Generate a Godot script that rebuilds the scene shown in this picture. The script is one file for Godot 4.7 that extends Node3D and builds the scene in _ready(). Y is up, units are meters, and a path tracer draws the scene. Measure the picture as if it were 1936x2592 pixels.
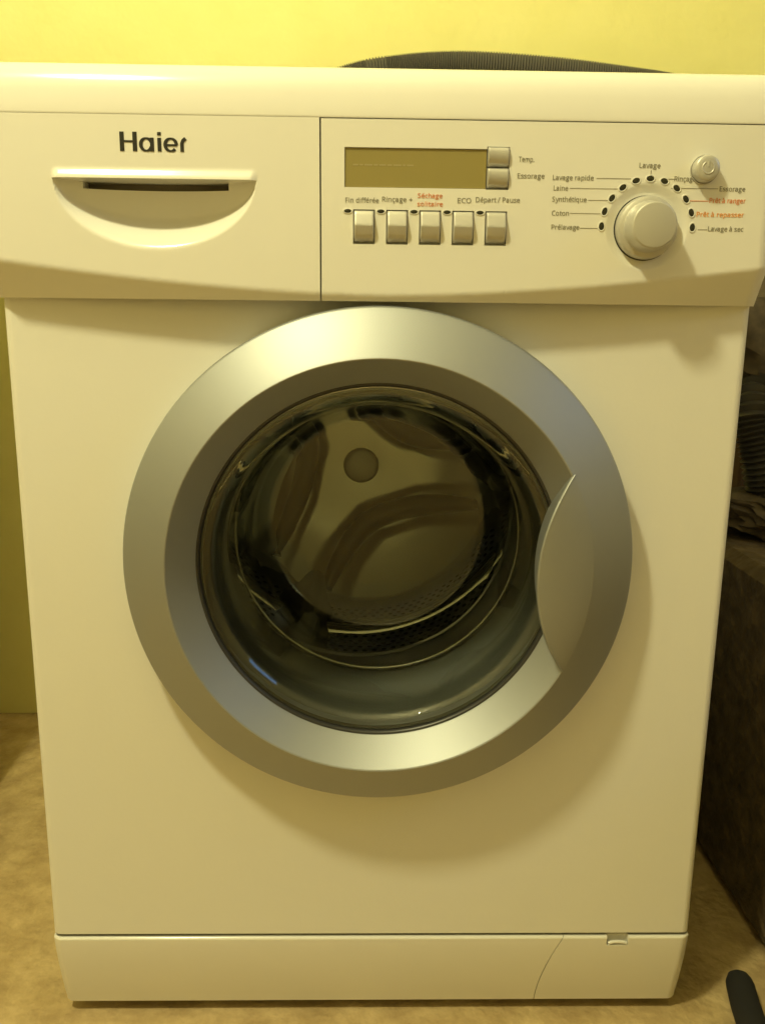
extends Node3D

# ---------- mesh helpers ----------
var V := PackedVector3Array()
var F: Array = []          # faces, counter-clockwise seen from outside

func begin() -> void:
	V = PackedVector3Array()
	F = []

func finish(crease := 35.0) -> ArrayMesh:
	var tris: Array = []
	for f in F:
		for k in range(1, f.size() - 1):
			tris.append([f[0], f[k], f[k + 1]])
	var fn := PackedVector3Array()
	var touch: Array = []
	touch.resize(V.size())
	for i in V.size():
		touch[i] = PackedInt32Array()
	var keep: Array = []
	for t in tris:
		var n := (V[t[1]] - V[t[0]]).cross(V[t[2]] - V[t[0]])
		if n.length() < 1e-14:
			continue
		var id := fn.size()
		fn.append(n)
		keep.append(t)
		for q in 3:
			touch[t[q]].append(id)
	var cosl := cos(deg_to_rad(crease))
	var unit := PackedVector3Array()
	for n in fn:
		unit.append(n.normalized())
	var pos := PackedVector3Array()
	var nor := PackedVector3Array()
	for id in keep.size():
		var t = keep[id]
		for q in [0, 2, 1]:
			var s := Vector3.ZERO
			for o in touch[t[q]]:
				if unit[o].dot(unit[id]) >= cosl:
					s += fn[o]
			pos.append(V[t[q]])
			nor.append(s.normalized())
	var a: Array = []
	a.resize(Mesh.ARRAY_MAX)
	a[Mesh.ARRAY_VERTEX] = pos
	a[Mesh.ARRAY_NORMAL] = nor
	var m := ArrayMesh.new()
	m.add_surface_from_arrays(Mesh.PRIMITIVE_TRIANGLES, a)
	return m

func obj(called: String, mesh: Mesh, mat: Material, parent: Node = null) -> MeshInstance3D:
	var o := MeshInstance3D.new()
	o.name = called
	o.mesh = mesh
	o.material_override = mat
	o.cast_shadow = GeometryInstance3D.SHADOW_CASTING_SETTING_ON
	(parent if parent else self).add_child(o, true)
	return o

func thing(called: String, label: String, category: String, at := Vector3.ZERO) -> Node3D:
	var o := Node3D.new()
	o.name = called
	add_child(o, true)
	o.position = at
	tag(o, label, category)
	return o

func tag(o: Node, label: String, category: String) -> void:
	o.set_meta("label", label)
	o.set_meta("category", category)

func struct(called: String, mesh: Mesh, mat: Material) -> MeshInstance3D:
	var o := obj(called, mesh, mat)
	o.set_meta("kind", "structure")
	return o

# grid over xs, ys facing +z, with a skirt of depth back
func patch(xs: PackedFloat32Array, ys: PackedFloat32Array, zf: Callable, back: float, warp = null) -> void:
	var b := V.size()
	var nx := xs.size()
	var ny := ys.size()
	for j in ny:
		for i in nx:
			var x := xs[i]
			if warp != null:
				x = warp.call(xs[i], ys[j])
			V.append(Vector3(x, ys[j], zf.call(xs[i], ys[j])))
	for j in ny - 1:
		for i in nx - 1:
			var p := b + j * nx + i
			F.append([p, p + 1, p + nx + 1, p + nx])
	if back > 0.0:
		var ring: Array = []
		for i in nx: ring.append(b + i)
		for j in range(1, ny): ring.append(b + j * nx + nx - 1)
		for i in range(nx - 2, -1, -1): ring.append(b + (ny - 1) * nx + i)
		for j in range(ny - 2, 0, -1): ring.append(b + j * nx)
		var s := V.size()
		for k in ring:
			V.append(V[k] - Vector3(0, 0, back))
		var n := ring.size()
		for k in n:
			var k2 := (k + 1) % n
			F.append([ring[k2], ring[k], s + k, s + k2])

func lathe(prof: Array, segs: int, c: Vector3, a0 := 0.0, a1 := TAU) -> void:
	var b := V.size()
	var n := prof.size()
	var closed := absf(a1 - a0 - TAU) < 1e-4
	var cols := segs if closed else segs + 1
	for s in cols:
		var t := a0 + (a1 - a0) * s / segs
		for p in prof:
			V.append(c + Vector3(p[0] * cos(t), p[0] * sin(t), p[1]))
	for s in segs:
		var s2 := (s + 1) % cols
		for i in n - 1:
			F.append([b + s * n + i, b + s2 * n + i, b + s2 * n + i + 1, b + s * n + i + 1])

# box with chamfered edges
func bevel_box(c: Vector3, h: Vector3, r: float) -> void:
	var b := V.size()
	var sg := [-1.0, 1.0]
	for x in sg:
		for y in sg:
			for z in sg:
				V.append(c + Vector3(x * h.x, y * (h.y - r), z * (h.z - r)))
				V.append(c + Vector3(x * (h.x - r), y * h.y, z * (h.z - r)))
				V.append(c + Vector3(x * (h.x - r), y * (h.y - r), z * h.z))
	var id := func(x: int, y: int, z: int, k: int) -> int: return b + (x * 4 + y * 2 + z) * 3 + k
	var q: Array = []
	for s in 2:
		q.append([id.call(s, 0, 0, 0), id.call(s, 1, 0, 0), id.call(s, 1, 1, 0), id.call(s, 0, 1, 0)])
		q.append([id.call(0, s, 0, 1), id.call(1, s, 0, 1), id.call(1, s, 1, 1), id.call(0, s, 1, 1)])
		q.append([id.call(0, 0, s, 2), id.call(1, 0, s, 2), id.call(1, 1, s, 2), id.call(0, 1, s, 2)])
		for t in 2:
			q.append([id.call(s, t, 0, 0), id.call(s, t, 1, 0), id.call(s, t, 1, 1), id.call(s, t, 0, 1)])
			q.append([id.call(s, 0, t, 0), id.call(s, 1, t, 0), id.call(s, 1, t, 2), id.call(s, 0, t, 2)])
			q.append([id.call(0, s, t, 1), id.call(1, s, t, 1), id.call(1, s, t, 2), id.call(0, s, t, 2)])
			for u in 2:
				q.append([id.call(s, t, u, 0), id.call(s, t, u, 1), id.call(s, t, u, 2)])
	for f in q:
		var m := Vector3.ZERO
		for k in f: m += V[k]
		m = m / f.size() - c
		var n := (V[f[1]] - V[f[0]]).cross(V[f[2]] - V[f[0]])
		if n.dot(m / (h + Vector3.ONE * 1e-6)) < 0.0:
			f.reverse()
		F.append(f)

func bbox(c: Vector3, size: Vector3, r := 0.002) -> ArrayMesh:
	begin()
	bevel_box(c, size / 2, r)
	return finish(20)

# a tube through points, radius per ring from a callable of (index)
func tube(pts: PackedVector3Array, rad: Callable, sides: int, caps := true) -> void:
	var b := V.size()
	var n := pts.size()
	var up := Vector3(0.13, 0.2, 0.97).normalized()
	for i in n:
		var d := (pts[mini(i + 1, n - 1)] - pts[maxi(i - 1, 0)]).normalized()
		var u := (up - d * up.dot(d)).normalized()
		up = u
		var w := d.cross(u)
		var r: float = rad.call(i)
		for s in sides:
			var t := TAU * s / sides
			V.append(pts[i] + (u * cos(t) + w * sin(t)) * r)
	for i in n - 1:
		for s in sides:
			var s2 := (s + 1) % sides
			F.append([b + i * sides + s, b + i * sides + s2, b + (i + 1) * sides + s2, b + (i + 1) * sides + s])
	if caps:
		var f0: Array = []
		var f1: Array = []
		for s in sides:
			f0.append(b + sides - 1 - s)
			f1.append(b + (n - 1) * sides + s)
		F.append(f0)
		F.append(f1)

func curve_points(ctrl: Array, step: float) -> PackedVector3Array:
	var c := Curve3D.new()
	c.bake_interval = step
	for i in ctrl.size():
		var a: Vector3 = ctrl[maxi(i - 1, 0)]
		var z: Vector3 = ctrl[mini(i + 1, ctrl.size() - 1)]
		var t := (z - a) / 6.0
		c.add_point(ctrl[i], -t, t)
	return c.get_baked_points()

func steps(a: float, b: float, step: float) -> Array:
	var n := maxi(1, roundi((b - a) / step))
	var o: Array = []
	for i in n + 1:
		o.append(lerpf(a, b, float(i) / n))
	return o

func axis_of(lists: Array) -> PackedFloat32Array:
	var all: Array = []
	for l in lists: all.append_array(l)
	all.sort()
	var o := PackedFloat32Array()
	for v in all:
		if o.is_empty() or v - o[o.size() - 1] > 0.00012:
			o.append(v)
	return o

# ---------- materials ----------
func mat(c: Color, rough := 0.5, metal := 0.0) -> StandardMaterial3D:
	var m := StandardMaterial3D.new()
	m.albedo_color = c.linear_to_srgb()
	m.roughness = rough
	m.metallic = metal
	return m

func noise_tex(seed_: int, freq: float, lo: Color, hi: Color, size := 512, oct := 4, normal := 0.0, gain := 0.5) -> NoiseTexture2D:
	var n := FastNoiseLite.new()
	n.seed = seed_
	n.frequency = freq
	n.fractal_octaves = oct
	n.fractal_gain = gain
	var t := NoiseTexture2D.new()
	t.width = size
	t.height = size
	t.seamless = true
	t.noise = n
	if normal > 0.0:
		t.as_normal_map = true
		t.bump_strength = normal
	else:
		var g := Gradient.new()
		g.set_color(0, lo.linear_to_srgb())
		g.set_color(1, hi.linear_to_srgb())
		t.color_ramp = g
	return t

func triplanar(m: StandardMaterial3D, scale: float) -> void:
	m.uv1_triplanar = true
	m.uv1_world_triplanar = true
	m.uv1_scale = Vector3.ONE * scale

var M := {}

func make_materials() -> void:
	var m := mat(Color.WHITE, 1.0)
	m.albedo_texture = noise_tex(71, 0.45, Color(0.755, 0.75, 0.72), Color(0.835, 0.83, 0.805), 1024, 3)
	m.roughness_texture = noise_tex(72, 0.012, Color(0.20, 0.20, 0.20), Color(0.46, 0.46, 0.46), 512, 5)
	m.normal_enabled = true
	m.normal_texture = noise_tex(3, 0.05, Color.BLACK, Color.WHITE, 512, 2, 1.2)
	m.normal_scale = 0.10
	triplanar(m, 7.0)
	M.enamel = m
	m = mat(Color.WHITE, 0.16)
	m.albedo_texture = noise_tex(73, 0.45, Color(0.76, 0.75, 0.715), Color(0.84, 0.83, 0.795), 1024, 3)
	m.normal_enabled = true
	m.normal_texture = noise_tex(8, 0.2, Color.BLACK, Color.WHITE, 512, 2, 1.0)
	m.normal_scale = 0.06
	triplanar(m, 12.0)
	M.plastic = m
	m = mat(Color(0.395, 0.415, 0.435), 0.54, 0.82)
	m.normal_enabled = true
	m.normal_texture = noise_tex(5, 0.35, Color.BLACK, Color.WHITE, 512, 2, 1.0)
	m.normal_scale = 0.12
	triplanar(m, 20.0)
	M.silver = m
	M.button = mat(Color(0.56, 0.55, 0.52), 0.36, 0.35)
	M.lcd = mat(Color(0.30, 0.25, 0.09), 0.10)
	M.segment = mat(Color(0.36, 0.31, 0.15), 0.10)
	M.ink = mat(Color(0.23, 0.22, 0.18), 0.6)
	M.logo = mat(Color(0.02, 0.02, 0.018), 0.4)
	M.grey_ink = mat(Color(0.32, 0.30, 0.25), 0.6)
	M.red_ink = mat(Color(0.68, 0.20, 0.07), 0.6)
	M.orange_ink = mat(Color(0.78, 0.30, 0.05), 0.6)
	M.lens = mat(Color(0.03, 0.03, 0.02), 0.25)
	M.slot = mat(Color(0.12, 0.10, 0.07), 0.7)
	M.dark = mat(Color(0.02, 0.02, 0.018), 0.7)
	M.rubber = mat(Color(0.17, 0.166, 0.148), 0.38)
	M.black_seal = mat(Color(0.03, 0.03, 0.03), 0.35)
	m = mat(Color(0.64, 0.655, 0.635), 0.38, 1.0)
	M.steel = m
	M.drum_wall = mat(Color(0.58, 0.585, 0.57), 0.52, 1.0)
	M.polished = mat(Color(0.6, 0.6, 0.58), 0.12, 1.0)
	M.rib = mat(Color(0.035, 0.035, 0.033), 0.35)
	m = mat(Color(0.80, 0.84, 0.80), 0.01)
	m.albedo_color.a = 0.0
	m.refraction_enabled = true
	m.refraction_scale = 0.05
	M.glass = m
	m = mat(Color(0.105, 0.10, 0.09), 0.5)
	M.hose = m
	m = mat(Color.WHITE, 0.85)
	m.albedo_texture = noise_tex(21, 0.012, Color(0.86, 0.82, 0.32), Color(0.90, 0.86, 0.36), 512, 5)
	m.normal_enabled = true
	m.normal_texture = noise_tex(22, 0.06, Color.BLACK, Color.WHITE, 512, 4, 3.0)
	m.normal_scale = 0.12
	triplanar(m, 1.4)
	M.wall = m
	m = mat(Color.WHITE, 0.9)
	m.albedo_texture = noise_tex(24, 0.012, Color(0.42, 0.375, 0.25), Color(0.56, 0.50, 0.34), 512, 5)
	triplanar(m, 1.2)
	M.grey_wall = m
	m = mat(Color.WHITE, 0.7)
	m.albedo_texture = noise_tex(31, 0.0075, Color(0.36, 0.255, 0.12), Color(0.62, 0.475, 0.25), 1024, 8, 0.0, 0.66)
	m.roughness_texture = noise_tex(33, 0.02, Color(0.35, 0.35, 0.35), Color(0.9, 0.9, 0.9), 512, 4)
	m.normal_enabled = true
	m.normal_texture = noise_tex(32, 0.05, Color.BLACK, Color.WHITE, 512, 5, 4.0)
	m.normal_scale = 0.4
	triplanar(m, 2.0)
	M.concrete = m
	M.ceiling = mat(Color(0.78, 0.73, 0.58), 0.9)
	m = mat(Color.WHITE, 0.55)
	m.albedo_texture = noise_tex(41, 0.03, Color(0.10, 0.062, 0.022), Color(0.17, 0.11, 0.045), 512, 5)
	triplanar(m, 2.5)
	m.uv1_scale = Vector3(9.0, 1.2, 9.0)
	M.brown_wood = m
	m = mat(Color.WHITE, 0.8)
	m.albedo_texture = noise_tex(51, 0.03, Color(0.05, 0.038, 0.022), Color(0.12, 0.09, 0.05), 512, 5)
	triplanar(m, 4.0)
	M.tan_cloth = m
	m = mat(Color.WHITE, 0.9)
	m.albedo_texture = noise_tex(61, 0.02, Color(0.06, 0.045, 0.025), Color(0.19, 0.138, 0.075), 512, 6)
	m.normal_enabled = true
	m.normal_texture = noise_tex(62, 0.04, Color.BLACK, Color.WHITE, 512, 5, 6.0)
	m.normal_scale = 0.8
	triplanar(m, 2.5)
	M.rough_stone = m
	M.black_plastic = mat(Color(0.018, 0.018, 0.017), 0.45)
	M.black_foam = mat(Color(0.012, 0.012, 0.012), 0.9)
	M.crate = mat(Color(0.045, 0.042, 0.035), 0.4)
	M.card = mat(Color(0.16, 0.10, 0.05), 0.85)

# ---------- geometry numbers shared by the machine's parts (metres) ----------
const HW := 0.2975
const FACE := 0.0245
const DOOR := Vector3(0.001, 0.4565, 0.0)
const KNOB := Vector2(0.2005, 0.7255)

func bow(x: float) -> float:
	var a := maxf(0.0, (absf(x) - 0.287) / 0.0105)
	return 0.0045 * a * a

func crease_y(x: float) -> float:
	return 0.6725 + 0.0225 * pow(absf(x) / 0.285, 1.7)

func face_z(x: float, y: float) -> float:
	var d := crease_y(x) - y
	var under := 0.0
	if d > -0.0012:
		under = 0.5 * (d + sqrt(d * d + 0.0012 * 0.0012)) * 0.64
	return FACE - bow(x) - under

func _ready() -> void:
	# camera
	var cam := Camera3D.new()
	cam.name = "camera"
	cam.position = Vector3(-0.0108, 0.6545, 0.7084)
	cam.rotation_order = EULER_ORDER_YXZ
	cam.rotation_degrees = Vector3(-12.452, -1.185, 0.6515)
	cam.fov = 61.03
	cam.near = 0.02
	cam.far = 30.0
	add_child(cam)
	cam.current = true
	# air: a closed cellar room, no sky
	var env := Environment.new()
	env.background_mode = Environment.BG_COLOR
	env.background_color = Color.BLACK
	env.tonemap_mode = Environment.TONE_MAPPER_LINEAR
	env.tonemap_exposure = 1.07
	env.sdfgi_enabled = true
	env.ssao_enabled = true
	env.ssil_enabled = true
	var we := WorldEnvironment.new()
	we.environment = env
	add_child(we)
	make_materials()
	pendant_lamp(Vector3(-0.52, 1.82, 0.62), 1.62)
	cool_window(Vector3(1.5, 1.40, 0.50), 0.19)
	room()
	washing_machine()
	drain_hose()
	clutter()

func pendant_lamp(at: Vector3, energy: float) -> void:
	var t := thing("pendant_lamp", "bare round bulb hanging from the ceiling left of the camera", "lamp", at)
	var glow := StandardMaterial3D.new()
	glow.albedo_color = Color(1, 0.95, 0.8)
	glow.emission_enabled = true
	glow.emission = Color(1.0, 0.968, 0.735)
	glow.emission_energy_multiplier = 3.0
	begin()
	var prof: Array = []
	for i in 13:
		var a := PI * i / 12.0 - PI / 2
		prof.append([0.055 * cos(a), 0.055 * sin(a)])
	lathe(prof, 24, Vector3.ZERO)
	obj("bulb", finish(60), glow, t)
	var cy := CylinderMesh.new()
	cy.top_radius = 0.018
	cy.bottom_radius = 0.022
	cy.height = 0.06
	obj("socket", cy, M.black_plastic, t).position = Vector3(0, 0.088, 0)
	var cord := CylinderMesh.new()
	cord.top_radius = 0.0035
	cord.bottom_radius = 0.0035
	cord.height = 2.44 - at.y - 0.118
	obj("cord", cord, M.black_plastic, t).position = Vector3(0, 0.118 + cord.height / 2, 0)
	var l := OmniLight3D.new()
	l.name = "bulb_glow"
	l.light_color = Color(1.0, 0.968, 0.735)
	l.light_energy = energy
	l.light_size = 0.060
	l.omni_range = 8.0
	l.omni_attenuation = 2.0
	l.shadow_enabled = true
	t.add_child(l)

func cool_window(at: Vector3, energy: float) -> void:
	# a small frosted pane in the right wall with dim bluish dusk behind it
	var t := thing("frosted_window", "small frosted window glowing dim blue in the right wall", "window", at)
	obj("window_frame", bbox(Vector3(-0.008, 0, 0), Vector3(0.02, 0.66, 0.56), 0.003), M.plastic, t)
	var glow := StandardMaterial3D.new()
	glow.albedo_color = Color(0.3, 0.35, 0.4)
	glow.emission_enabled = true
	glow.emission = Color(0.55, 0.75, 1.0)
	glow.emission_energy_multiplier = 0.15
	obj("window_pane", bbox(Vector3(-0.02, 0, 0), Vector3(0.006, 0.58, 0.48), 0.001), glow, t)
	var l := AreaLight3D.new()
	l.name = "pane_glow"
	l.area_size = Vector2(0.48, 0.58)
	l.light_color = Color(0.55, 0.75, 1.0)
	l.light_energy = energy
	l.area_range = 5.0
	l.shadow_enabled = true
	l.position = Vector3(-0.026, 0, 0)
	l.rotation_degrees = Vector3(0, 90, 0)
	t.add_child(l)

func room() -> void:
	var x0 := -1.5
	var x1 := 1.5
	var z0 := -0.66
	var z1 := 2.3
	var h := 2.44
	struct("floor", bbox(Vector3((x0 + x1) / 2, -0.05, (z0 + z1) / 2), Vector3(x1 - x0 + 0.3, 0.1, z1 - z0 + 0.3), 0.001), M.concrete)
	struct("ceiling", bbox(Vector3((x0 + x1) / 2, h + 0.05, (z0 + z1) / 2), Vector3(x1 - x0 + 0.3, 0.1, z1 - z0 + 0.3), 0.001), M.ceiling)
	struct("wall_back", bbox(Vector3((x0 + x1) / 2, h / 2, z0 - 0.05), Vector3(x1 - x0, h, 0.1), 0.001), M.wall)
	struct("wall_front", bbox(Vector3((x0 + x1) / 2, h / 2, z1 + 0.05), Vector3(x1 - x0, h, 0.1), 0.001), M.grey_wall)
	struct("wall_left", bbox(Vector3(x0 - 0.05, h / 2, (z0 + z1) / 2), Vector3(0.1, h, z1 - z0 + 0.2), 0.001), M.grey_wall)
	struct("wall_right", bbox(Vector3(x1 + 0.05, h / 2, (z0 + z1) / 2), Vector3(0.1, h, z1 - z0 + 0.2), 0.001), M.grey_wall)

# ---------- the washing machine ----------
func washing_machine() -> void:
	var w := thing("washing_machine", "white front loading washing machine with silver ringed round door", "washing machine")
	cabinet(w)
	fascia(w)
	drawer(w)
	panel(w)
	kick(w)
	door(w)
	drum(w)

func cabinet(w: Node3D) -> void:
	# front sheet with a round opening, rounded vertical corners, sides, back, top
	begin()
	var hole := 0.176
	var r := 0.007
	var y0 := 0.0945
	var y1 := 0.69
	var n := 160
	var fx := HW - r
	var c := Vector3(DOOR.x, DOOR.y, 0)
	for i in n:
		var t := TAU * i / n
		var d := Vector2(cos(t), sin(t))
		var k := 1e9
		if absf(d.x) > 1e-6: k = minf(k, (fx - c.x if d.x > 0 else fx + c.x) / absf(d.x))
		if d.y > 1e-6: k = minf(k, (y1 - c.y) / d.y)
		if d.y < -1e-6: k = minf(k, (c.y - y0) / -d.y)
		V.append(c + Vector3(d.x * hole, d.y * hole, -0.012))
		V.append(c + Vector3(d.x * hole, d.y * hole, 0))
		V.append(c + Vector3(d.x * k, d.y * k, 0))
	for i in n:
		var a := i * 3
		var b := ((i + 1) % n) * 3
		F.append([a, a + 1, b + 1, b])
		F.append([a + 1, a + 2, b + 2, b + 1])
	# the four corners that the fan cuts off
	for s in [[1, 1], [-1, 1], [-1, -1], [1, -1]]:
		var yy: float = y1 if s[1] > 0 else y0
		var corner := Vector3(s[0] * fx, yy, 0)
		var best_x := -1
		var best_y := -1
		var ang := Vector2(corner.x - c.x, corner.y - c.y).angle()
		var i0 := int(floor(fposmod(ang, TAU) / TAU * n)) % n
		var i1 := (i0 + 1) % n
		best_x = i0 * 3 + 2
		best_y = i1 * 3 + 2
		V.append(corner)
		F.append([best_x, V.size() - 1, best_y])
	# wrap: rounded corner, side, back
	for s in [-1.0, 1.0]:
		var row: Array = []
		for i in 7:
			var t := PI / 2 * i / 6.0
			row.append(Vector2(s * (fx + r * sin(t)), -r + r * cos(t)))
		row.append(Vector2(s * HW, -0.56))
		row.append(Vector2(0, -0.56))
		var b := V.size()
		for p in row:
			V.append(Vector3(p.x, y0, p.y))
			V.append(Vector3(p.x, y1 + 0.13, p.y))
		for i in row.size() - 1:
			var f := [b + i * 2, b + i * 2 + 2, b + i * 2 + 3, b + i * 2 + 1]
			if s < 0: f.reverse()
			F.append(f)
	obj("cabinet", finish(40), M.enamel, w)
	obj("base_tray", bbox(Vector3(0, 0.062, -0.30), Vector3(0.58, 0.064, 0.50), 0.004), M.dark, w)
	obj("worktop", bbox(Vector3(0, 0.8315, -0.298), Vector3(0.595, 0.021, 0.53), 0.005), M.plastic, w)
	for p in [Vector3(-0.25, 0, -0.06), Vector3(0.25, 0, -0.06), Vector3(-0.25, 0, -0.5), Vector3(0.25, 0, -0.5)]:
		begin()
		var b := V.size()
		lathe([[0.0001, 0.0], [0.021, 0.0], [0.021, 0.012], [0.012, 0.016], [0.012, 0.03], [0.0001, 0.03]], 24, Vector3.ZERO)
		for i in range(b, V.size()):
			V[i] = Vector3(V[i].x, V[i].z, -V[i].y)
		obj("foot", finish(30), M.rubber, w).position = p

func fascia(w: Node3D) -> void:
	begin()
	var prof := [[0.7992, 0.0245], [0.8005, 0.0249], [0.808, 0.0242], [0.816, 0.0231], [0.823, 0.0214], [0.829, 0.0186], [0.833, 0.0153], [0.8358, 0.0112], [0.8375, 0.0060], [0.8383, 0.0005], [0.8388, -0.010], [0.839, -0.034]]
	var xs := axis_of([steps(-HW, -0.284, 0.0012), steps(-0.284, 0.284, 0.02), steps(0.284, HW, 0.0012)])
	var b := V.size()
	var nx := xs.size()
	for p in prof:
		for x in xs:
			V.append(Vector3(x, p[0] - bow(x) * 0.12 * clampf((p[0] - 0.8) / 0.03, 0, 1), p[1] - bow(x)))
	for j in prof.size() - 1:
		for i in nx - 1:
			var p := b + j * nx + i
			F.append([p, p + 1, p + nx + 1, p + nx])
	# skirts at the lower edge and at both ends
	var s := V.size()
	for x in xs:
		V.append(Vector3(x, 0.7992, 0.006 - bow(x)))
	for i in nx - 1:
		F.append([s + i, s + i + 1, b + i + 1, b + i])
	for e in [0, nx - 1]:
		var s2 := V.size()
		for p in prof:
			V.append(Vector3(xs[e], p[0] - 0.0003, -0.034))
		for j in prof.size() - 1:
			var f := [b + j * nx + e, s2 + j, s2 + j + 1, b + (j + 1) * nx + e]
			if e == 0: f.reverse()
			F.append(f)
	obj("fascia_top", finish(40), M.plastic, w)
	obj("fascia_frame", bbox(Vector3(0, 0.7515, -0.016), Vector3(0.586, 0.150, 0.02), 0.002), M.plastic, w)

func drawer(w: Node3D) -> void:
	var cx := -0.1682
	var a := 0.0745
	var yt := 0.7545
	var b := 0.0505
	var zf := func(x: float, y: float) -> float:
		var z := face_z(x, y)
		var u := (x - cx) / a
		if absf(u) < 1.0 and y < yt:
			var s := sqrt(1.0 - u * u)
			var t := (yt - y) / maxf(b * s, 1e-5)
			if y > 0.7492 and absf(x - cx + 0.002) < 0.0545:
				return FACE - 0.0262
			var d := 0.0225 * pow(s, 1.3)
			if t < 1.0:
				var q := clampf((t - 0.50) / 0.50, 0.0, 1.0)
				q = lerpf(q, q * q * (3.0 - 2.0 * q), 0.9)
				z -= d * (1.0 - q)
		# rounded ledge over the grip
		if y > yt:
			var e := clampf((0.0755 - absf(x - cx)) / 0.004, 0.0, 1.0)
			var k := clampf((y - yt) / 0.0085, 0.0, 1.0)
			z += 0.0030 * e * (1.0 - k * k * (3.0 - 2.0 * k))
		return z
	begin()
	var xs := axis_of([steps(-HW, -0.284, 0.0012), steps(-0.284, -0.246, 0.005), steps(-0.246, -0.090, 0.0010), [-0.22478, -0.22462, -0.11578, -0.11562], steps(-0.090, -0.0461, 0.006)])
	var ys := axis_of([steps(0.6685, 0.700, 0.0014), steps(0.700, 0.7541, 0.00115), [0.7544, 0.7546], [0.74912, 0.74928], steps(0.755, 0.764, 0.001), steps(0.764, 0.7990, 0.006)])
	patch(xs, ys, zf, 0.008)
	var d := obj("detergent_drawer", finish(50), M.plastic, w)
	obj("grip_slot", bbox(Vector3(-0.1702, 0.7517, -0.0006), Vector3(0.1076, 0.0046, 0.0016), 0.0002), M.slot, d)
	logo(d)

func strip(pts: Array, wid: Callable, z0: float, z1: float) -> void:
	# a flat stroke along pts with varying width, raised from z0 to z1
	var n := pts.size()
	var b := V.size()
	for i in n:
		var p: Vector2 = pts[i]
		var d: Vector2 = (pts[mini(i + 1, n - 1)] - pts[maxi(i - 1, 0)]).normalized()
		var nn: Vector2 = Vector2(-d.y, d.x) * (wid.call(d) / 2.0)
		V.append(Vector3(p.x + nn.x, p.y + nn.y, z1))
		V.append(Vector3(p.x - nn.x, p.y - nn.y, z1))
		V.append(Vector3(p.x + nn.x, p.y + nn.y, z0))
		V.append(Vector3(p.x - nn.x, p.y - nn.y, z0))
	for i in n - 1:
		var k := b + i * 4
		F.append([k + 1, k + 5, k + 4, k])
		F.append([k + 3, k + 7, k + 5, k + 1])
		F.append([k + 4, k + 6, k + 2, k])
	F.append([b, b + 2, b + 3, b + 1])
	var e := b + (n - 1) * 4
	F.append([e + 1, e + 3, e + 2, e])

func arc(c: Vector2, rx: float, ry: float, d0: float, d1: float, n := 20) -> Array:
	var o: Array = []
	for i in n + 1:
		var t := deg_to_rad(lerpf(d0, d1, float(i) / n))
		o.append(c + Vector2(rx * cos(t), ry * sin(t)))
	return o

func logo(parent: Node) -> void:
	# the maker's word mark: heavy uprights, fine rounds
	begin()
	var x0 := -0.1922
	var y0 := 0.7738
	var up := func(_d): return 0.0031
	var fine := func(d: Vector2): return lerpf(0.0011, 0.0026, absf(d.y))
	var lo := 0.0244
	var hi := 0.0249
	strip([Vector2(x0 + 0.0016, y0), Vector2(x0 + 0.0016, y0 + 0.0133)], up, lo, hi)
	strip([Vector2(x0 + 0.0110, y0), Vector2(x0 + 0.0110, y0 + 0.0133)], up, lo, hi)
	strip([Vector2(x0 + 0.0031, y0 + 0.0068), Vector2(x0 + 0.0095, y0 + 0.0068)], func(_d): return 0.0013, lo, hi)
	strip(arc(Vector2(x0 + 0.0193, y0 + 0.0047), 0.0040, 0.0043, 25, 335), fine, lo, hi)
	strip([Vector2(x0 + 0.0235, y0), Vector2(x0 + 0.0235, y0 + 0.0094)], func(_d): return 0.0027, lo, hi + 0.0001)
	strip([Vector2(x0 + 0.0289, y0), Vector2(x0 + 0.0289, y0 + 0.0094)], func(_d): return 0.0027, lo, hi)
	strip([Vector2(x0 + 0.0289, y0 + 0.0110), Vector2(x0 + 0.0289, y0 + 0.0133)], func(_d): return 0.0027, lo, hi)
	strip(arc(Vector2(x0 + 0.0372, y0 + 0.0047), 0.0041, 0.0043, 0, 318, 26), fine, lo, hi)
	strip([Vector2(x0 + 0.0340, y0 + 0.0045), Vector2(x0 + 0.0418, y0 + 0.0045)], func(_d): return 0.0013, lo, hi + 0.0001)
	strip([Vector2(x0 + 0.0454, y0), Vector2(x0 + 0.0454, y0 + 0.0058), Vector2(x0 + 0.0462, y0 + 0.0076), Vector2(x0 + 0.0482, y0 + 0.0092)], func(_d): return 0.0026, lo, hi)
	obj("logo_lettering", finish(20), M.logo, parent)

var sys_font: SystemFont

func letters(parent: Node, text: String, xa: float, xb: float, y: float, em: float, m: Material) -> void:
	if sys_font == null:
		sys_font = SystemFont.new()
		sys_font.font_names = PackedStringArray(["Droid Sans"])
	var t := TextMesh.new()
	t.font = sys_font
	t.text = text
	t.font_size = 32
	t.pixel_size = em / 32.0
	t.depth = 0.0004
	t.curve_step = 3.0
	var o := obj("lettering", t, m, parent)
	var box := t.get_aabb()
	var sx := (xb - xa) / maxf(box.size.x, 1e-5)
	o.scale = Vector3(sx, 1, 1)
	o.position = Vector3((xa + xb) / 2.0 - sx * (box.position.x + box.size.x / 2.0), y - (box.position.y + box.size.y / 2.0), FACE + 0.0001)

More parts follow.
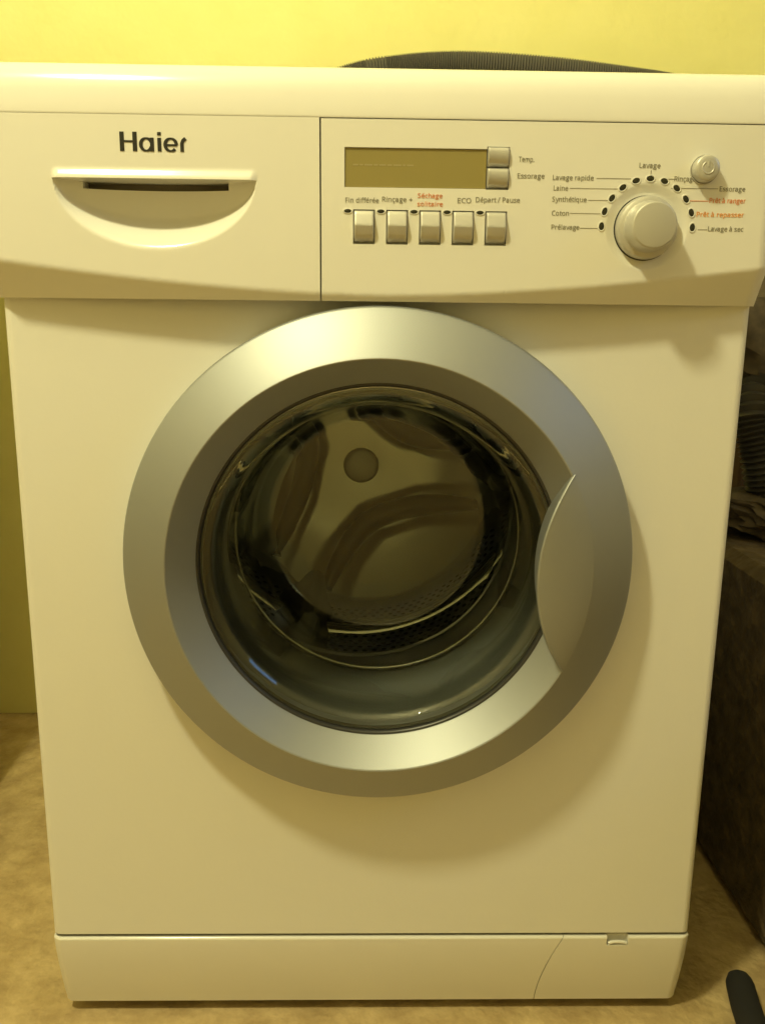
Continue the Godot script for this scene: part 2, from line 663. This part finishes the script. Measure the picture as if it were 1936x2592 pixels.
func panel(w: Node3D) -> void:
	var bx0 := -0.0204
	var pitch := 0.02478
	var rects: Array = []   # x0, y0, x1, y1, depth
	for i in 5:
		rects.append([bx0 + pitch * i - 0.0007, 0.7106, bx0 + pitch * i + 0.0155, 0.7352, 0.006])
	rects.append([-0.0276, 0.7510, 0.0778, 0.7789, 0.0016])
	rects.append([0.0778, 0.7506, 0.0945, 0.7806, 0.006])
	var zf := func(x: float, y: float) -> float:
		var z := face_z(x, y)
		for r in rects:
			if x > r[0] and x < r[2] and y > r[1] and y < r[3]:
				return z - r[4]
		var d := Vector2(x - KNOB.x, y - KNOB.y).length()
		if d < 0.0312:
			z -= 0.0026 * clampf((0.0312 - d) / 0.0065, 0.0, 1.0)
		return z
	var bx: Array = []
	var by: Array = []
	for r in rects:
		for v in [r[0], r[2]]:
			bx.append_array([v - 0.00008, v + 0.00008])
		for v in [r[1], r[3]]:
			by.append_array([v - 0.00008, v + 0.00008])
	begin()
	var xs := axis_of([steps(-0.0449, 0.165, 0.012), bx, steps(0.1660, 0.2350, 0.0012), steps(0.235, 0.284, 0.006), steps(0.284, HW, 0.0012)])
	var ys := axis_of([steps(0.6685, 0.693, 0.0014), steps(0.6935, 0.7575, 0.0012), by, steps(0.758, 0.7984, 0.006)])
	patch(xs, ys, zf, 0.008)
	var p := obj("control_panel", finish(22), M.plastic, w)
	# display window
	obj("display_screen", bbox(Vector3(0.0251, 0.76495, 0.0217), Vector3(0.1050, 0.0276, 0.0034), 0.0003), M.lcd, w)
	begin()
	for g in [[-0.0215, 0.004], [-0.0165, 0.0025], [-0.0130, 0.006], [-0.0060, 0.003], [-0.0020, 0.005], [0.0040, 0.0035], [0.0085, 0.006], [0.0155, 0.002], [0.0185, 0.005]]:
		bevel_box(Vector3(g[0] + g[1] / 2, 0.7669, 0.02342), Vector3(g[1] / 2, 0.0006, 0.0001), 0.00002)
	obj("display_segments", finish(20), M.segment, p)
	# five push buttons: flat upper half leaning out, lower half turned under
	var bp := [[0.0, -0.004], [0.0, 0.0002], [0.0006, 0.0012], [0.0030, 0.0026], [0.0090, 0.0046], [0.0108, 0.0053], [0.0118, 0.0050], [0.0165, 0.0036], [0.0196, 0.0020], [0.0218, -0.0010], [0.0224, -0.004]]
	var bm := button_mesh(0.0148, bp)
	for i in 5:
		obj("push_button", bm, M.button, w).position = Vector3(bx0 + pitch * i + 0.0074, 0.7344, FACE)
	var sp := [[0.0, -0.004], [0.0, 0.0012], [0.0007, 0.0024], [0.0030, 0.0034], [0.0065, 0.0034], [0.0100, 0.0022], [0.0126, -0.0002], [0.0136, -0.004]]
	var sm := button_mesh(0.0158, sp)
	for i in 2:
		obj("side_button", sm, M.button, w).position = Vector3(0.08615, 0.7800 - 0.01465 * i, FACE)
	# indicator lamps by the buttons and round the knob
	begin()
	lathe([[0.00135, -0.001], [0.00135, 0.0003], [0.00095, 0.0006], [0.00001, 0.0007]], 20, Vector3.ZERO)
	var dot := finish(50)
	begin()
	lathe([[0.00185, -0.0005], [0.00185, 0.0003], [0.0017, 0.00055], [0.0015, 0.00055], [0.00135, 0.0002]], 20, Vector3.ZERO)
	var rim := finish(50)
	for i in 5:
		var at := Vector3(-0.0252 + pitch * i, 0.7340, FACE)
		indicator(p, dot, rim, at, 0.0, Vector3(2.0, 1.0, 1.0))
	for i in 11:
		var t := deg_to_rad(180.0 - 18.0 * i)
		indicator(p, dot, rim, Vector3(KNOB.x + 0.0345 * cos(t), KNOB.y + 0.0345 * sin(t), FACE), t + PI / 2, Vector3(2.1, 1.45, 1.0))
	knob(w)
	# printed words
	var em := 0.0047
	for r in [["Fin différée", -0.0269, -0.0021, 0.7419], ["Rinçage +", 0.0004, 0.0229, 0.7422], ["ECO", 0.0568, 0.0669, 0.7426], ["Départ / Pause", 0.0704, 0.1034, 0.7429], ["Temp.", 0.1014, 0.1128, 0.7717], ["Essorage", 0.1009, 0.1210, 0.7601], ["Lavage rapide", 0.1273, 0.1578, 0.7594], ["Laine", 0.1283, 0.1391, 0.7524], ["Synthétique", 0.1277, 0.1535, 0.7440], ["Coton", 0.1279, 0.1408, 0.7346], ["Prélavage", 0.1281, 0.1492, 0.7241], ["Lavage", 0.1915, 0.2072, 0.7687], ["Rinçage", 0.2185, 0.2345, 0.7596], ["Essorage", 0.2532, 0.2725, 0.7529], ["Lavage à sec", 0.2471, 0.2739, 0.7243]]:
		letters(p, r[0], r[1], r[2], r[3], em, M.ink)
	letters(p, "Séchage", 0.0270, 0.0453, 0.7452, 0.0044, M.red_ink)
	letters(p, "solitaire", 0.0267, 0.0458, 0.7398, 0.0044, M.red_ink)
	letters(p, "Prêt à ranger", 0.2463, 0.2736, 0.7446, em, M.red_ink)
	letters(p, "Prêt à repasser", 0.2374, 0.2733, 0.7346, em, M.orange_ink)
	for l in [[0.1602, 0.1859, 0.7597], [0.1405, 0.1770, 0.7524], [0.1549, 0.1699, 0.7441], [0.1415, 0.1646, 0.7346], [0.1499, 0.1632, 0.7240], [0.2121, 0.2188, 0.7599], [0.2164, 0.2521, 0.7535], [0.2393, 0.2465, 0.7241]]:
		line(p, l[0], l[1], l[2] - 0.00025, l[2] + 0.00025, M.grey_ink)
	line(p, 0.2259, 0.2455, 0.74435, 0.74485, M.red_ink)
	line(p, 0.20035, 0.20085, 0.7625, 0.7660, M.grey_ink)

func line(p: Node, x0: float, x1: float, y0: float, y1: float, m: Material) -> void:
	obj("leader_line", bbox(Vector3((x0 + x1) / 2, (y0 + y1) / 2, FACE), Vector3(x1 - x0, y1 - y0, 0.0005), 0.0001), m, p)

func indicator(p: Node, dot: Mesh, rim: Mesh, at: Vector3, turn: float, sc: Vector3) -> void:
	for k in 2:
		var o := obj("indicator_lamp" if k == 0 else "indicator_rim", dot if k == 0 else rim, M.lens if k == 0 else M.plastic, p)
		o.transform = Transform3D(Basis(Vector3(0, 0, 1), turn) * Basis.from_scale(sc), at)

func button_mesh(width: float, prof: Array) -> ArrayMesh:
	# profile: distance down from the top edge, height above the panel
	begin()
	var hw := width / 2
	var cols := [[-hw, -0.0012], [-hw + 0.0007, -0.0002], [-hw + 0.0018, 0.0], [hw - 0.0018, 0.0], [hw - 0.0007, -0.0002], [hw, -0.0012]]
	var n := cols.size()
	for q in prof:
		for c in cols:
			V.append(Vector3(c[0], -q[0], maxf(q[1] + c[1], -0.004)))
	for j in prof.size() - 1:
		for i in n - 1:
			var k := j * n + i
			F.append([k, k + n, k + n + 1, k + 1])
	for e in [0, n - 1]:
		var s := V.size()
		for q in prof:
			V.append(Vector3(cols[e][0], -q[0], -0.0042))
		for j in prof.size() - 1:
			var f := [j * n + e, s + j, s + j + 1, (j + 1) * n + e]
			if e != 0: f.reverse()
			F.append(f)
	return finish(38)

func knob(w: Node3D) -> void:
	var c := Vector3(KNOB.x - 0.0008, KNOB.y - 0.0008, FACE - 0.0026)
	begin()
	lathe([[0.0228, 0.0], [0.0231, 0.0045], [0.0228, 0.0066], [0.0219, 0.0080], [0.0204, 0.0088], [0.0190, 0.0092]], 96, c)
	lathe([[0.0190, 0.0092], [0.0183, 0.0100], [0.0170, 0.0215], [0.0165, 0.0236], [0.0156, 0.0246]], 96, c)
	lathe([[0.0156, 0.0246], [0.0120, 0.0252], [0.0060, 0.0256], [0.0001, 0.0257]], 96, c)
	var k := obj("selector_knob", finish(28), M.button, w)
	begin()
	lathe([[0.0237, -0.0006], [0.0237, 0.0004], [0.0226, 0.0004]], 64, c)
	obj("knob_gap_ring", finish(30), M.dark, k)
	# power button
	var q := Vector3(0.2400, 0.7668, FACE)
	begin()
	lathe([[0.0106, -0.001], [0.0106, 0.0008], [0.0102, 0.0014], [0.0097, 0.0010]], 48, q)
	lathe([[0.0096, 0.0], [0.0095, 0.0066], [0.0091, 0.0080], [0.0083, 0.0088], [0.0060, 0.0094], [0.0001, 0.0097]], 48, q)
	var pb := obj("power_button", finish(32), M.button, w)
	begin()
	var ring: Array = []
	for i in 8:
		var t := PI * i / 7.0
		ring.append([0.0042 + 0.0007 * cos(t), 0.0092 + 0.0007 * sin(t)])
	lathe(ring, 32, q, deg_to_rad(120), deg_to_rad(420))
	bevel_box(q + Vector3(0, 0.0028, 0.0095), Vector3(0.00045, 0.0022, 0.0006), 0.0001)
	obj("power_symbol", finish(40), M.button, pb)

func kick(w: Node3D) -> void:
	var split := func(y: float) -> float:
		var t := (0.0912 - y) / 0.078
		return 0.1785 - 0.0225 * (1.9 * t - 0.9 * t * t)
	var zf := func(x: float, y: float) -> float:
		var t := clampf((0.0912 - y) / 0.078, 0.0, 1.0)
		var a := maxf(0.0, (absf(x) - 0.2895) / 0.008)
		var z := 0.0015 - 0.012 * pow(t, 1.6) - 0.004 * a * a
		z -= 0.0022 * pow(clampf(1.0 - (0.0912 - y) / 0.0022, 0.0, 1.0), 2.0)
		# finger notch over the flap's catch
		if x > 0.2195 and x < 0.2395 and y > 0.0815:
			z -= 0.006
		return z
	var ys := axis_of([steps(0.0125, 0.0800, 0.0052), [0.08142, 0.08158], steps(0.083, 0.0885, 0.0018), steps(0.0889, 0.0912, 0.00045)])
	var narrow := func(x: float, y: float) -> float:
		return x * (1.0 - 0.012 * clampf((0.0912 - y) / 0.078, 0, 1))
	begin()
	var xs := axis_of([steps(-HW, -0.289, 0.0012), steps(-0.289, 0.178, 0.02)])
	var last := xs[xs.size() - 1]
	patch(xs, ys, zf, 0.012, func(x: float, y: float) -> float:
		var lim: float = split.call(y) - 0.0004
		return narrow.call(x, y) if x < 0.10 else lerpf(narrow.call(0.10, y), lim, (x - 0.10) / (last - 0.10)))
	obj("kick_plate", finish(30), M.plastic, w)
	begin()
	xs = axis_of([[0.1787], steps(0.190, 0.2194, 0.01), [0.21942, 0.21958], steps(0.223, 0.2370, 0.0047), [0.23942, 0.23958], steps(0.2455, 0.288, 0.0085), steps(0.2892, HW, 0.0012)])
	patch(xs, ys, zf, 0.012, func(x: float, y: float) -> float:
		var lim: float = split.call(y) + 0.0004
		return narrow.call(x, y) if x > 0.2155 else lerpf(lim, narrow.call(0.2155, y), (x - 0.1787) / (0.2155 - 0.1787)))
	var fl := obj("filter_flap", finish(30), M.plastic, w)
	begin()
	var cp: Array = []
	for i in 11:
		var u := float(i) / 10.0
		cp.append(Vector3(lerpf(0.2212, 0.2380, u), 0.0838 + 0.0009 * sin(u * PI) - 0.0007 * pow(absf(u - 0.5) * 2, 4), 0.0))
	tube(PackedVector3Array(cp), func(_i): return 0.0016, 10)
	obj("flap_catch", finish(50), M.plastic, fl)

func door(w: Node3D) -> void:
	begin()
	var prof := [[0.2083, 0.001], [0.2090, 0.0165], [0.2089, 0.0205], [0.2082, 0.0226], [0.2068, 0.0242], [0.1895, 0.0358], [0.1712, 0.0464], [0.1700, 0.0469], [0.1690, 0.0464], [0.1682, 0.0452], [0.1502, 0.0215], [0.1494, 0.0195], [0.1492, 0.0040], [0.1492, -0.004]]
	lathe(prof, 192, DOOR)
	var d := obj("door", finish(24), M.silver, w)
	# handle: a lens-shaped plate bridging the dish at the right
	begin()
	var tip_a := Vector2(0.1495, 0.0826)
	var tip_b := Vector2(0.1495, -0.0812)
	var left := Vector2(0.1232, 0.0135)
	var mid := (tip_a + tip_b) / 2
	var sag := mid.x - left.x
	var half := (tip_a.y - tip_b.y) / 2
	var rad := (half * half + sag * sag) / (2 * sag)
	var cx := left.x + rad
	var n := 40
	var m := 12
	var crown := func(d: float) -> float: return 0.0474 + 0.42 * d - 4.6 * d * d
	for i in n + 1:
		var y := lerpf(tip_b.y, tip_a.y, 0.5 - 0.5 * cos(PI * i / n))
		var xl := cx - sqrt(maxf(rad * rad - (y - mid.y) * (y - mid.y), 0.0))
		var xr := sqrt(0.1700 * 0.1700 - y * y)
		var top: float = crown.call(xr - xl)
		V.append(DOOR + Vector3(xl + 0.006, y, 0.016))
		V.append(DOOR + Vector3(xl + 0.0006, y, top - 0.0060))
		V.append(DOOR + Vector3(xl, y, top - 0.0024))
		V.append(DOOR + Vector3(xl + 0.0005, y, top - 0.0009))
		V.append(DOOR + Vector3(xl + 0.0016, y, top - 0.0001))
		for k in range(1, m + 1):
			var u := float(k) / m
			var x := lerpf(xl + 0.0016, xr, u)
			V.append(DOOR + Vector3(x, y, crown.call(xr - x)))
		V.append(DOOR + Vector3(xr, y, 0.03))
	var row := m + 6
	for i in n:
		for k in row - 1:
			var p := i * row + k
			F.append([p, p + 1, p + row + 1, p + row])
	obj("door_handle", finish(32), M.silver, d)
	# black rim between the ring and the glass
	begin()
	lathe([[0.1501, 0.0205], [0.1494, 0.0206], [0.1480, 0.0200], [0.1468, 0.0180], [0.1462, 0.0100]], 160, DOOR)
	obj("glass_rim", finish(40), M.black_seal, d)
	# the glass bowl, 4 mm thick
	begin()
	var outer := [[0.1466, 0.0165], [0.1456, 0.0176], [0.1438, 0.0178], [0.1412, 0.0167], [0.1385, 0.0146], [0.1358, 0.0115], [0.1335, 0.0072], [0.1316, 0.0015], [0.1302, -0.0070], [0.1290, -0.0200], [0.1275, -0.0600], [0.1250, -0.0950], [0.1215, -0.1180], [0.1165, -0.1310], [0.1100, -0.1395], [0.1020, -0.1440], [0.0800, -0.1470], [0.0400, -0.1490], [0.0001, -0.1500]]
	lathe(outer, 160, DOOR)
	var inner: Array = []
	for i in range(outer.size() - 1, -1, -1):
		var q = outer[i]
		inner.append([q[0] if i == outer.size() - 1 else maxf(q[0] - 0.0005, 0.0001) if i == 0 else q[0] + 0.0028, q[1] - 0.0045])
	lathe(inner, 160, DOOR)
	obj("door_glass", finish(50), M.glass, d)

func drum(w: Node3D) -> void:
	# grey rubber bellows behind the door
	begin()
	lathe([[0.176, -0.008], [0.172, -0.002], [0.164, -0.004], [0.158, -0.014], [0.1545, -0.030], [0.1555, -0.046], [0.1570, -0.056], [0.1530, -0.064], [0.1465, -0.070], [0.1425, -0.078], [0.1412, -0.088], [0.1425, -0.096], [0.1500, -0.100], [0.1700, -0.103]], 160, DOOR)
	obj("rubber_gasket", finish(50), M.rubber, w)
	var c := Vector3(-0.016, 0.474, 0)
	var zb := -0.40
	var rd := 0.190
	begin()
	var prof := [[0.152, -0.112], [0.150, -0.109], [0.148, -0.112], [0.149, -0.116], [0.158, -0.118], [0.172, -0.121], [0.184, -0.126], [rd, -0.140], [rd, zb + 0.03], [rd - 0.006, zb + 0.010], [rd - 0.022, zb]]
	lathe(prof, 128, c)
	var dr := obj("drum", finish(40), M.drum_wall, w)
	# back plate with three swept ribs and a hub
	var arms: Array = []
	var s_line := [Vector2(0.17, -0.040), Vector2(0.075, -0.050), Vector2(0.012, -0.073), Vector2(-0.022, -0.112), Vector2(-0.044, -0.158), Vector2(-0.050, -0.215)]
	for k in 3:
		var line_: Array = []
		for p in s_line:
			line_.append(p.rotated(TAU * k / 3.0))
		arms.append(line_)
	var dish := func(q: float) -> float: return 0.058 * pow(q / 0.168, 2.0)
	var zf := func(p: Vector2) -> float:
		var q := p.length()
		var best := 1.0
		for a in arms:
			for i in a.size() - 1:
				best = minf(best, Geometry2D.get_closest_point_to_segment(p, a[i], a[i + 1]).distance_to(p))
		return dish.call(q) + 0.010 * (1.0 - smoothstep(0.026, 0.110, q)) - 0.006 * (1.0 - smoothstep(0.016, 0.026, best))
	begin()
	var nr := 46
	var ns := 132
	for j in nr + 1:
		var r := maxf(0.0001, (rd - 0.022) * j / nr)
		for s in ns:
			var p := Vector2(r, 0).rotated(TAU * s / ns)
			V.append(c + Vector3(p.x, p.y, zb + (zf.call(p) if j < nr else 0.0)))
	for j in nr:
		for s in ns:
			var s2 := (s + 1) % ns
			F.append([j * ns + s, (j + 1) * ns + s, (j + 1) * ns + s2, j * ns + s2])
	obj("drum_back", finish(60), M.steel, dr)
	for a in arms:
		begin()
		var path := PackedVector3Array()
		var c2: Array = []
		for p in a: c2.append(Vector3(p.x, p.y, 0))
		for p in curve_points(c2, 0.006):
			var q := Vector2(p.x, p.y).length()
			if q < 0.162:
				path.append(c + Vector3(p.x, p.y, zb + dish.call(q) + 0.004))
		var last := float(path.size() - 1)
		tube(path, func(i): return 0.0035 + 0.0115 * pow(sin(PI * clampf(i / last, 0.02, 0.98)), 0.5), 16)
		obj("drum_rib", finish(60), M.rib, dr)
	for zz in [-0.200, -0.300]:
		begin()
		var bead: Array = []
		for i in 9:
			var t := PI * i / 8.0
			bead.append([rd + 0.001 - 0.009 * sin(t), zz - 0.015 * cos(t)])
		lathe(bead, 128, c)
		obj("drum_bead", finish(60), M.polished, dr)
	begin()
	lathe([[0.0225, 0.0], [0.0225, 0.003], [0.0212, 0.0048], [0.0185, 0.0060], [0.0120, 0.0068], [0.0001, 0.0070]], 48, c + Vector3(0, 0, zb + 0.009))
	obj("drum_hub", finish(50), M.drum_wall, dr)
	# lifters
	for k in 3:
		var t := deg_to_rad(-112.0 + 120.0 * k)
		begin()
		var lx := [[-0.036, 0.0], [-0.026, 0.010], [-0.014, 0.040], [-0.008, 0.050], [0.0, 0.053], [0.008, 0.050], [0.014, 0.040], [0.026, 0.010], [0.036, 0.0]]
		var zs := [-0.150, -0.158, -0.175, -0.29, -0.355, -0.375, -0.390]
		var hs := [0.0, 0.5, 1.0, 1.0, 0.9, 0.5, 0.0]
		for j in zs.size():
			for l in lx:
				V.append(Vector3(l[0], -rd + 0.002 + l[1] * hs[j], zs[j]))
		var nl := lx.size()
		for j in zs.size() - 1:
			for i in nl - 1:
				var p := j * nl + i
				F.append([p, p + 1, p + nl + 1, p + nl])
		var o := obj("lifter", finish(40), M.rubber, dr)
		o.transform = Transform3D(Basis(Vector3(0, 0, 1), t + PI / 2), c)
	begin()
	var lip: Array = []
	for i in 13:
		var t := TAU * i / 12.0
		lip.append([0.1365 + 0.0016 * cos(t), -0.090 + 0.0016 * sin(t)])
	lathe(lip, 128, DOOR)
	obj("drum_rim", finish(60), M.polished, dr)
	# the drum wall's holes: far too many to lift apart
	var mm := MultiMesh.new()
	mm.transform_format = MultiMesh.TRANSFORM_3D
	begin()
	lathe([[0.0031, 0.0], [0.0024, 0.0004], [0.0022, 0.0002], [0.0001, 0.0001]], 10, Vector3.ZERO)
	mm.mesh = finish(30)
	var xf: Array = []
	var na := 108
	for j in 20:
		for a in na:
			var t := TAU * (a + 0.5 * (j % 2)) / na
			var near_lifter := false
			for k in 3:
				if absf(angle_difference(t, deg_to_rad(-112.0 + 120.0 * k))) < 0.17:
					near_lifter = true
			if near_lifter: continue
			var inward := Vector3(-cos(t), -sin(t), 0)
			var b := Basis(Vector3(0, 0, 1), inward.cross(Vector3(0, 0, -1)), inward)
			b.y = inward.cross(b.x)
			xf.append(Transform3D(b, c + Vector3(rd * cos(t), rd * sin(t), -0.150 - 0.0115 * j)))
	mm.instance_count = xf.size()
	for i in xf.size():
		mm.set_instance_transform(i, xf[i])
	var mi := MultiMeshInstance3D.new()
	mi.name = "drum_holes"
	mi.multimesh = mm
	mi.material_override = M.dark
	mi.set_meta("kind", "stuff")
	dr.add_child(mi)

# ---------- behind and beside ----------
func drain_hose() -> void:
	var r := 0.0145
	var z := -0.60
	var pts := curve_points([Vector3(-0.30, 0.60, z), Vector3(-0.27, 0.80, z), Vector3(-0.17, 0.935, z), Vector3(-0.0438, 0.9972 - r, z), Vector3(0.03, 1.0122 - r, z), Vector3(0.1204, 1.0185 - r, z), Vector3(0.2397, 1.0134 - r, z), Vector3(0.3485, 1.0024 - r, z), Vector3(0.43, 0.9915 - r, z), Vector3(0.53, 0.955, z), Vector3(0.60, 0.87, z), Vector3(0.63, 0.70, z)], 0.0011)
	begin()
	tube(pts, func(i): return r + 0.0013 * cos(TAU * i / 4.0 + 0.4), 20)
	var o := obj("drain_hose", finish(60), M.hose)
	tag(o, "dark grey ribbed drain hose arching above the back of the washing machine", "hose")

func lumpy_bag(called: String, label: String, cat: String, at: Vector3, size: Vector3, m: Material, sd: int, soft := 0.7) -> void:
	var n := FastNoiseLite.new()
	n.seed = sd
	n.frequency = 0.9
	n.fractal_octaves = 2
	n.noise_type = FastNoiseLite.TYPE_SIMPLEX
	begin()
	var rows := 30
	var cols := 48
	for j in rows + 1:
		var la := -PI / 2 + PI * j / rows
		for i in cols:
			var lo := TAU * i / cols
			var d := Vector3(cos(la) * cos(lo), sin(la), cos(la) * sin(lo))
			var e := Vector3(signf(d.x) * pow(absf(d.x), soft), signf(d.y) * pow(absf(d.y), soft), signf(d.z) * pow(absf(d.z), soft))
			var k := 1.0 + 0.22 * n.get_noise_3dv(d * 1.3) - 0.16 * absf(n.get_noise_3dv(d * 2.4 + Vector3(7, 1, 3)))
			V.append(Vector3(e.x * size.x * k, maxf(e.y * k, -0.96) * size.y, e.z * size.z * k) / 2.0)
	for j in rows:
		for i in cols:
			var i2 := (i + 1) % cols
			F.append([j * cols + i, (j + 1) * cols + i, (j + 1) * cols + i2, j * cols + i2])
	var o := obj(called, finish(50), m)
	o.position = at + Vector3(0, size.y * 0.48, 0)
	tag(o, label, cat)

func clutter() -> void:
	# left: a tall cupboard just outside the picture keeps the light off the wall and floor behind
	var cb := thing("tall_cupboard", "tall brown cupboard standing left of the machine, beyond the left edge", "cupboard", Vector3(-0.81, 0, -0.30))
	obj("cupboard_body", bbox(Vector3(0, 0.57, 0), Vector3(0.56, 1.14, 0.19), 0.004), M.card, cb)
	obj("cupboard_door", bbox(Vector3(0, 0.58, 0.105), Vector3(0.55, 1.04, 0.018), 0.003), M.card, cb)
	# right: things in the machine's shadow
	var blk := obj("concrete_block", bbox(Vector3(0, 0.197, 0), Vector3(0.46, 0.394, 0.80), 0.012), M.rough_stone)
	blk.position = Vector3(0.645, 0.001, -0.225)
	tag(blk, "rough brown concrete block on the floor right of the machine", "block")
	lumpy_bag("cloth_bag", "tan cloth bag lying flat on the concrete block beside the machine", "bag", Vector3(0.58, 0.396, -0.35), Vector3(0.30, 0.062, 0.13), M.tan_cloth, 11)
	var box := obj("cardboard_box", bbox(Vector3(0, 0.08, 0), Vector3(0.34, 0.158, 0.14), 0.003), M.card)
	box.position = Vector3(0.655, 0.397, -0.49)
	tag(box, "small brown cardboard box on the concrete block behind the ribbed hose", "box")
	begin()
	tube(curve_points([Vector3(0.487, 0.452, -0.340), Vector3(0.474, 0.50, -0.342), Vector3(0.468, 0.545, -0.355), Vector3(0.485, 0.578, -0.375), Vector3(0.56, 0.598, -0.39)], 0.0028), func(i): return 0.0225 + 0.0026 * cos(TAU * i / 4.0), 24)
	tag(obj("ribbed_hose", finish(60), M.crate), "thick black ribbed hose standing on the tan bag", "hose")
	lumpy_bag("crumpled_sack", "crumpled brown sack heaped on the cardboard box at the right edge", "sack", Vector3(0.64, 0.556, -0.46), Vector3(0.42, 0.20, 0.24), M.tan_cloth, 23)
	begin()
	var tp := PackedVector3Array([Vector3(0.3668, 0.018, -0.038), Vector3(0.3662, 0.0172, -0.036), Vector3(0.3650, 0.0142, -0.030), Vector3(0.3635, 0.0142, -0.022), Vector3(0.358, 0.0142, 0.002), Vector3(0.352, 0.0142, 0.037), Vector3(0.346, 0.0142, 0.075)])
	tube(tp, func(i): return [0.005, 0.0095, 0.0128, 0.0136, 0.0138, 0.0138, 0.0138][i], 28)
	tag(obj("foam_tube", finish(50), M.black_foam), "short black foam covered tube lying on the floor at lower right", "tube")
